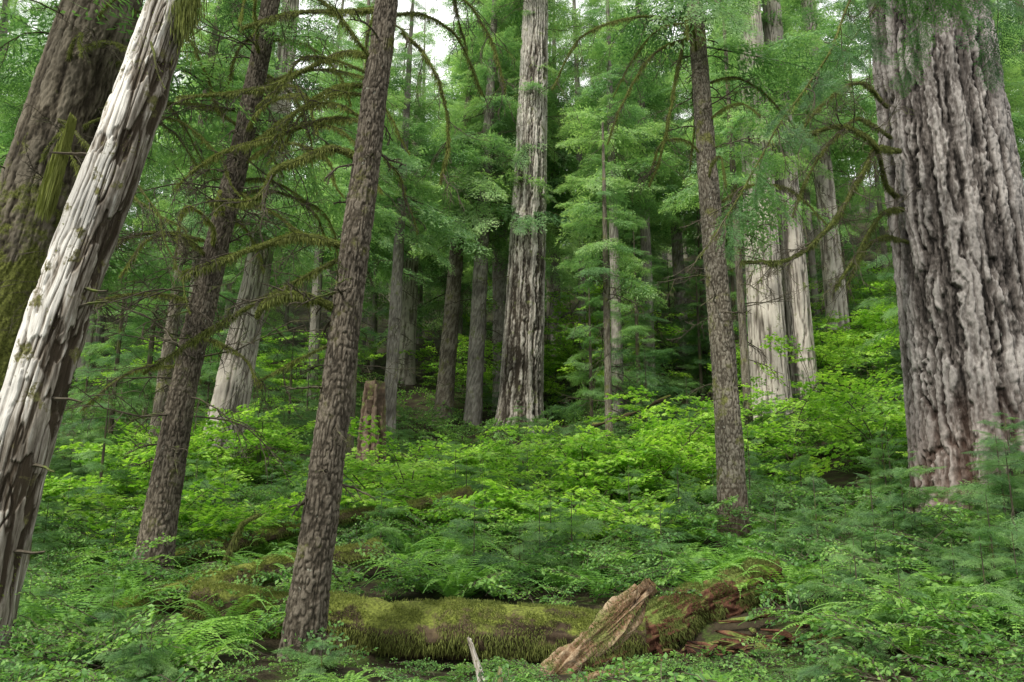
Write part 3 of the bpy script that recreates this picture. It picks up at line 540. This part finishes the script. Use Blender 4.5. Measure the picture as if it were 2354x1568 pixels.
for t in range(1200):
    y=13+24*rg.random()**.9; x=(rg.random()*2-1)*(.70*y+3)
    if blocks(x,y,.35): continue
    g=g1(x,y); H=(1.6+8*rg.random()**2)*(.4+.6*min(1,(y-12)/14)); P=np.array([(x,y,g-.2),(x,y,g+H*.5),(x,y,g+H)]); V,Q=tube(P,[.012*H,.008*H,.004],6); tb.add(V,Q,0)
    crown(fo,(x,y,g+.1),(x,y,g+H),.06,.5+.17*H,int(10+4.*H),rg,.12); cnt+=1
    if cnt>=85: break
tb.obj('trunks',[M_twig],parent=us); fo.make('foliage',C_hem,us)
sp=empty('hemlock_saplings'); fo=Sc(); tb=B()
def sapling(x,y,H,R=None):
    g=g1(x,y); P=np.array([(x,y,g-.1),(x,y,g+H*.5),(x,y,g+H)]); V,Q=tube(P,[.012*H+.003,.006*H+.002,.002],5); tb.add(V,Q,0)
    crown(fo,(x,y,g+.05),(x,y,g+H),.1,R or (.3+.35*H),int(8+8*H),rg,.05)
for t in range(290):
    y=9.3+18*rg.random()**1.1; x=(rg.random()*2-1)*(.68*y+1)
    if abs(x-3.1*y/11.5)<.5 and y<11.5: continue
    if x<-.5 and y<13 and rg.random()<.55: continue
    sapling(x,y,.4+1.1*rg.random()*min(1,y/14))
for t in range(34):
    y=6.8+3.6*rg.random(); x=2.6+.62*(y-2.6)*rg.random()+.2
    sapling(x,y,.3+.5*rg.random())
for t in range(22): 
    y=5.6+3*rg.random(); x=-.68*y+1.6*rg.random(); sapling(x,y,.2+.3*rg.random())
for x,y,H in [(-1.45,6.5,.35),(4.4,7.6,1.0),(5.0,8.2,1.3),(5.4,9.0,1.4),(3.9,6.9,.8),(4.6,9.4,1.2),(5.9,9.6,1.5),(6.6,9.4,1.2),(2.7,6.5,.35),(2.3,6.2,.3),(5.7,8.6,1.6)]: sapling(x,y,H)
tb.obj('stems',[M_twig],parent=sp); fo.make('foliage',C_hem,sp)
vm=empty('vine_maple_thicket'); fo=Sc(); tb=B()
def vmaple(x,y,H,n):
    g=g1(x,y)
    for k in range(n):
        a=rg.random()*6.28; rr=H*.65*rg.random()**.6; z=g+H*(.25+.75*rg.random())*(1-.35*rr/H); p=np.array([x+rr*math.cos(a),y+rr*math.sin(a),z]); fo.add(p,(rg.normal()*.16,rg.normal()*.2,a+rg.normal()*.7),.6+.6*rg.random())
        if k%4==0:
            V,Q=tube(smooth_curve([(x,y,g-.05),(x+.35*(p[0]-x),y+.35*(p[1]-y),g+(z-g)*.65),p],7),.009,4); tb.add(V,Q,0)
for cx,cy,sx,sy,n,H in [(-5.9,17,1.2,2,8,1.7),(2.6,15.5,1.1,1.4,9,1.5),(4.2,18,1.5,2,7,1.8),(10,26,2.6,3.5,18,2.5),(-2.6,15.5,.7,1.0,4,1.4),(-4.0,12.2,.6,.7,3,.9),(2.9,32,1.6,2,14,5.),(14.5,30,3,4,16,2.8),(-8.5,14,1,1.5,4,1.1),(-.5,20,2,2,3,1.2),(6.3,14.5,1,1.2,4,1.3),(1.0,12.5,1,1,2,.7),(0,36,10,3,22,2.8),(-13,32,3,3,9,3),(1.5,13.5,1.6,1,3,.8)]:
    for k in range(n): vmaple(cx+rg.normal()*sx*.8,cy+rg.normal()*sy*.8,H*(.6+.6*rg.random()),28)
tb.obj('stems',[M_twig],parent=vm); fo.make('foliage',C_map,vm)
def inlog(x,y): return (-2.0<x<2.6 and 5.0<y<8.5)
fo=Sc()
clump=lambda x,y: float(fbm(np.array([[x*.9,y*.9,3.]]),2)[0])
for t in range(6000):
    y=4.6+34*rg.random()**1.3; x=(rg.random()*2-1)*(.68*y+1.5)
    il=inlog(x,y)
    if il and y>7.1 and rg.random()<.95: continue
    c=clump(x,y)
    if c<.38 and not il: continue
    g=g1(x,y); hh=.02+(.75*max(0,c-.38)*2+.1)*rg.random()*(.10 if il else min(1,y/9)); fo.add((x,y,g+hh),(rg.normal()*.3,-.35*rg.random()*(.3 if il else 1)+.1,rg.random()*6.28),(.5+.7*rg.random())*(1+y*.03)*(.6 if il else 1))
for t in range(150):
    x=-2+4.2*rg.random(); y=5.6+1.4*rg.random(); fo.add((x,y,g1(x,y)+.03+.04*rg.random()),(rg.normal()*.25,.1,rg.random()*6.28),.35+.3*rg.random())
fo.make('huckleberry_groundcover',C_huck)
fo=Sc()
for t in range(260):
    y=6.5+14*rg.random(); x=(rg.random()*2-1)*(.62*y)
    if inlog(x,y): continue
    fo.add((x,y,g1(x,y)),(0,0,rg.random()*6.28),.7+.6*rg.random())
for x,y in [(-1.0,9.4),(-.6,9.8),(-.2,9.3),(-1.3,10.2),(-.3,12.4),(-.5,12.0),(-2.4,7.6),(-2.7,8.0),(.6,9.6),(1.2,10.2)]:
    fo.add((x,y,g1(x,y)),(0,0,rg.random()*6.28),1.05)
for x,y,s in [(.25,6.25,.4),(-.7,6.3,.42),(-1.2,6.2,.55),(1.5,6.3,.5),(-.1,6.7,.3),(.7,6.2,.35)]: fo.add((x,y,g1(x,y)),(0,0,rg.random()*6.28),s)
fo.make('sword_fern_patch',C_fern)
# ---------------------------------------------------------------- light
EL,AZ=math.radians(50),math.radians(-140)
w=bpy.data.worlds.new('World'); scene.world=w; w.use_nodes=True; nt=w.node_tree
sky=nt.nodes.new('ShaderNodeTexSky'); sky.sky_type='NISHITA'; sky.sun_disc=False; sky.sun_elevation=EL; sky.sun_rotation=AZ; sky.dust_density=5; sky.air_density=1; sky.ozone_density=1
tc=nt.nodes.new('ShaderNodeTexCoord'); cn=nt.nodes.new('ShaderNodeTexNoise'); cn.inputs['Scale'].default_value=2.5; cn.inputs['Detail'].default_value=6
cr=nt.nodes.new('ShaderNodeMapRange'); cr.inputs[1].default_value=.25; cr.inputs[2].default_value=.6; cr.inputs[3].default_value=.55; cr.inputs[4].default_value=1
mx=nt.nodes.new('ShaderNodeMix'); mx.data_type='RGBA'; mx.inputs[7].default_value=(11.5,11.6,11.5,1)
nt.links.new(tc.outputs['Generated'],cn.inputs['Vector']); nt.links.new(cn.outputs['Fac'],cr.inputs[0]); nt.links.new(cr.outputs[0],mx.inputs[0]); nt.links.new(sky.outputs[0],mx.inputs[6])
bgn=nt.nodes['Background']; nt.links.new(mx.outputs[2],bgn.inputs[0]); bgn.inputs[1].default_value=.15
s=bpy.data.lights.new('sun','SUN'); s.energy=4.6; s.angle=math.radians(6); s.color=(1,.96,.87); so=bpy.data.objects.new('sun',s); scene.collection.objects.link(so)
D=Vector((math.sin(AZ)*math.cos(EL),math.cos(AZ)*math.cos(EL),math.sin(EL))); so.rotation_euler=D.to_track_quat('Z','Y').to_euler()
# ---------------------------------------------------------------- camera
c=bpy.data.cameras.new('camera'); co=bpy.data.objects.new('camera',c); scene.collection.objects.link(co)
co.location=(0,0,1.6); co.rotation_euler=(math.radians(102),0,0); c.sensor_width=36; c.lens=18/.637; c.clip_end=1500; c.clip_start=.05
scene.camera=co
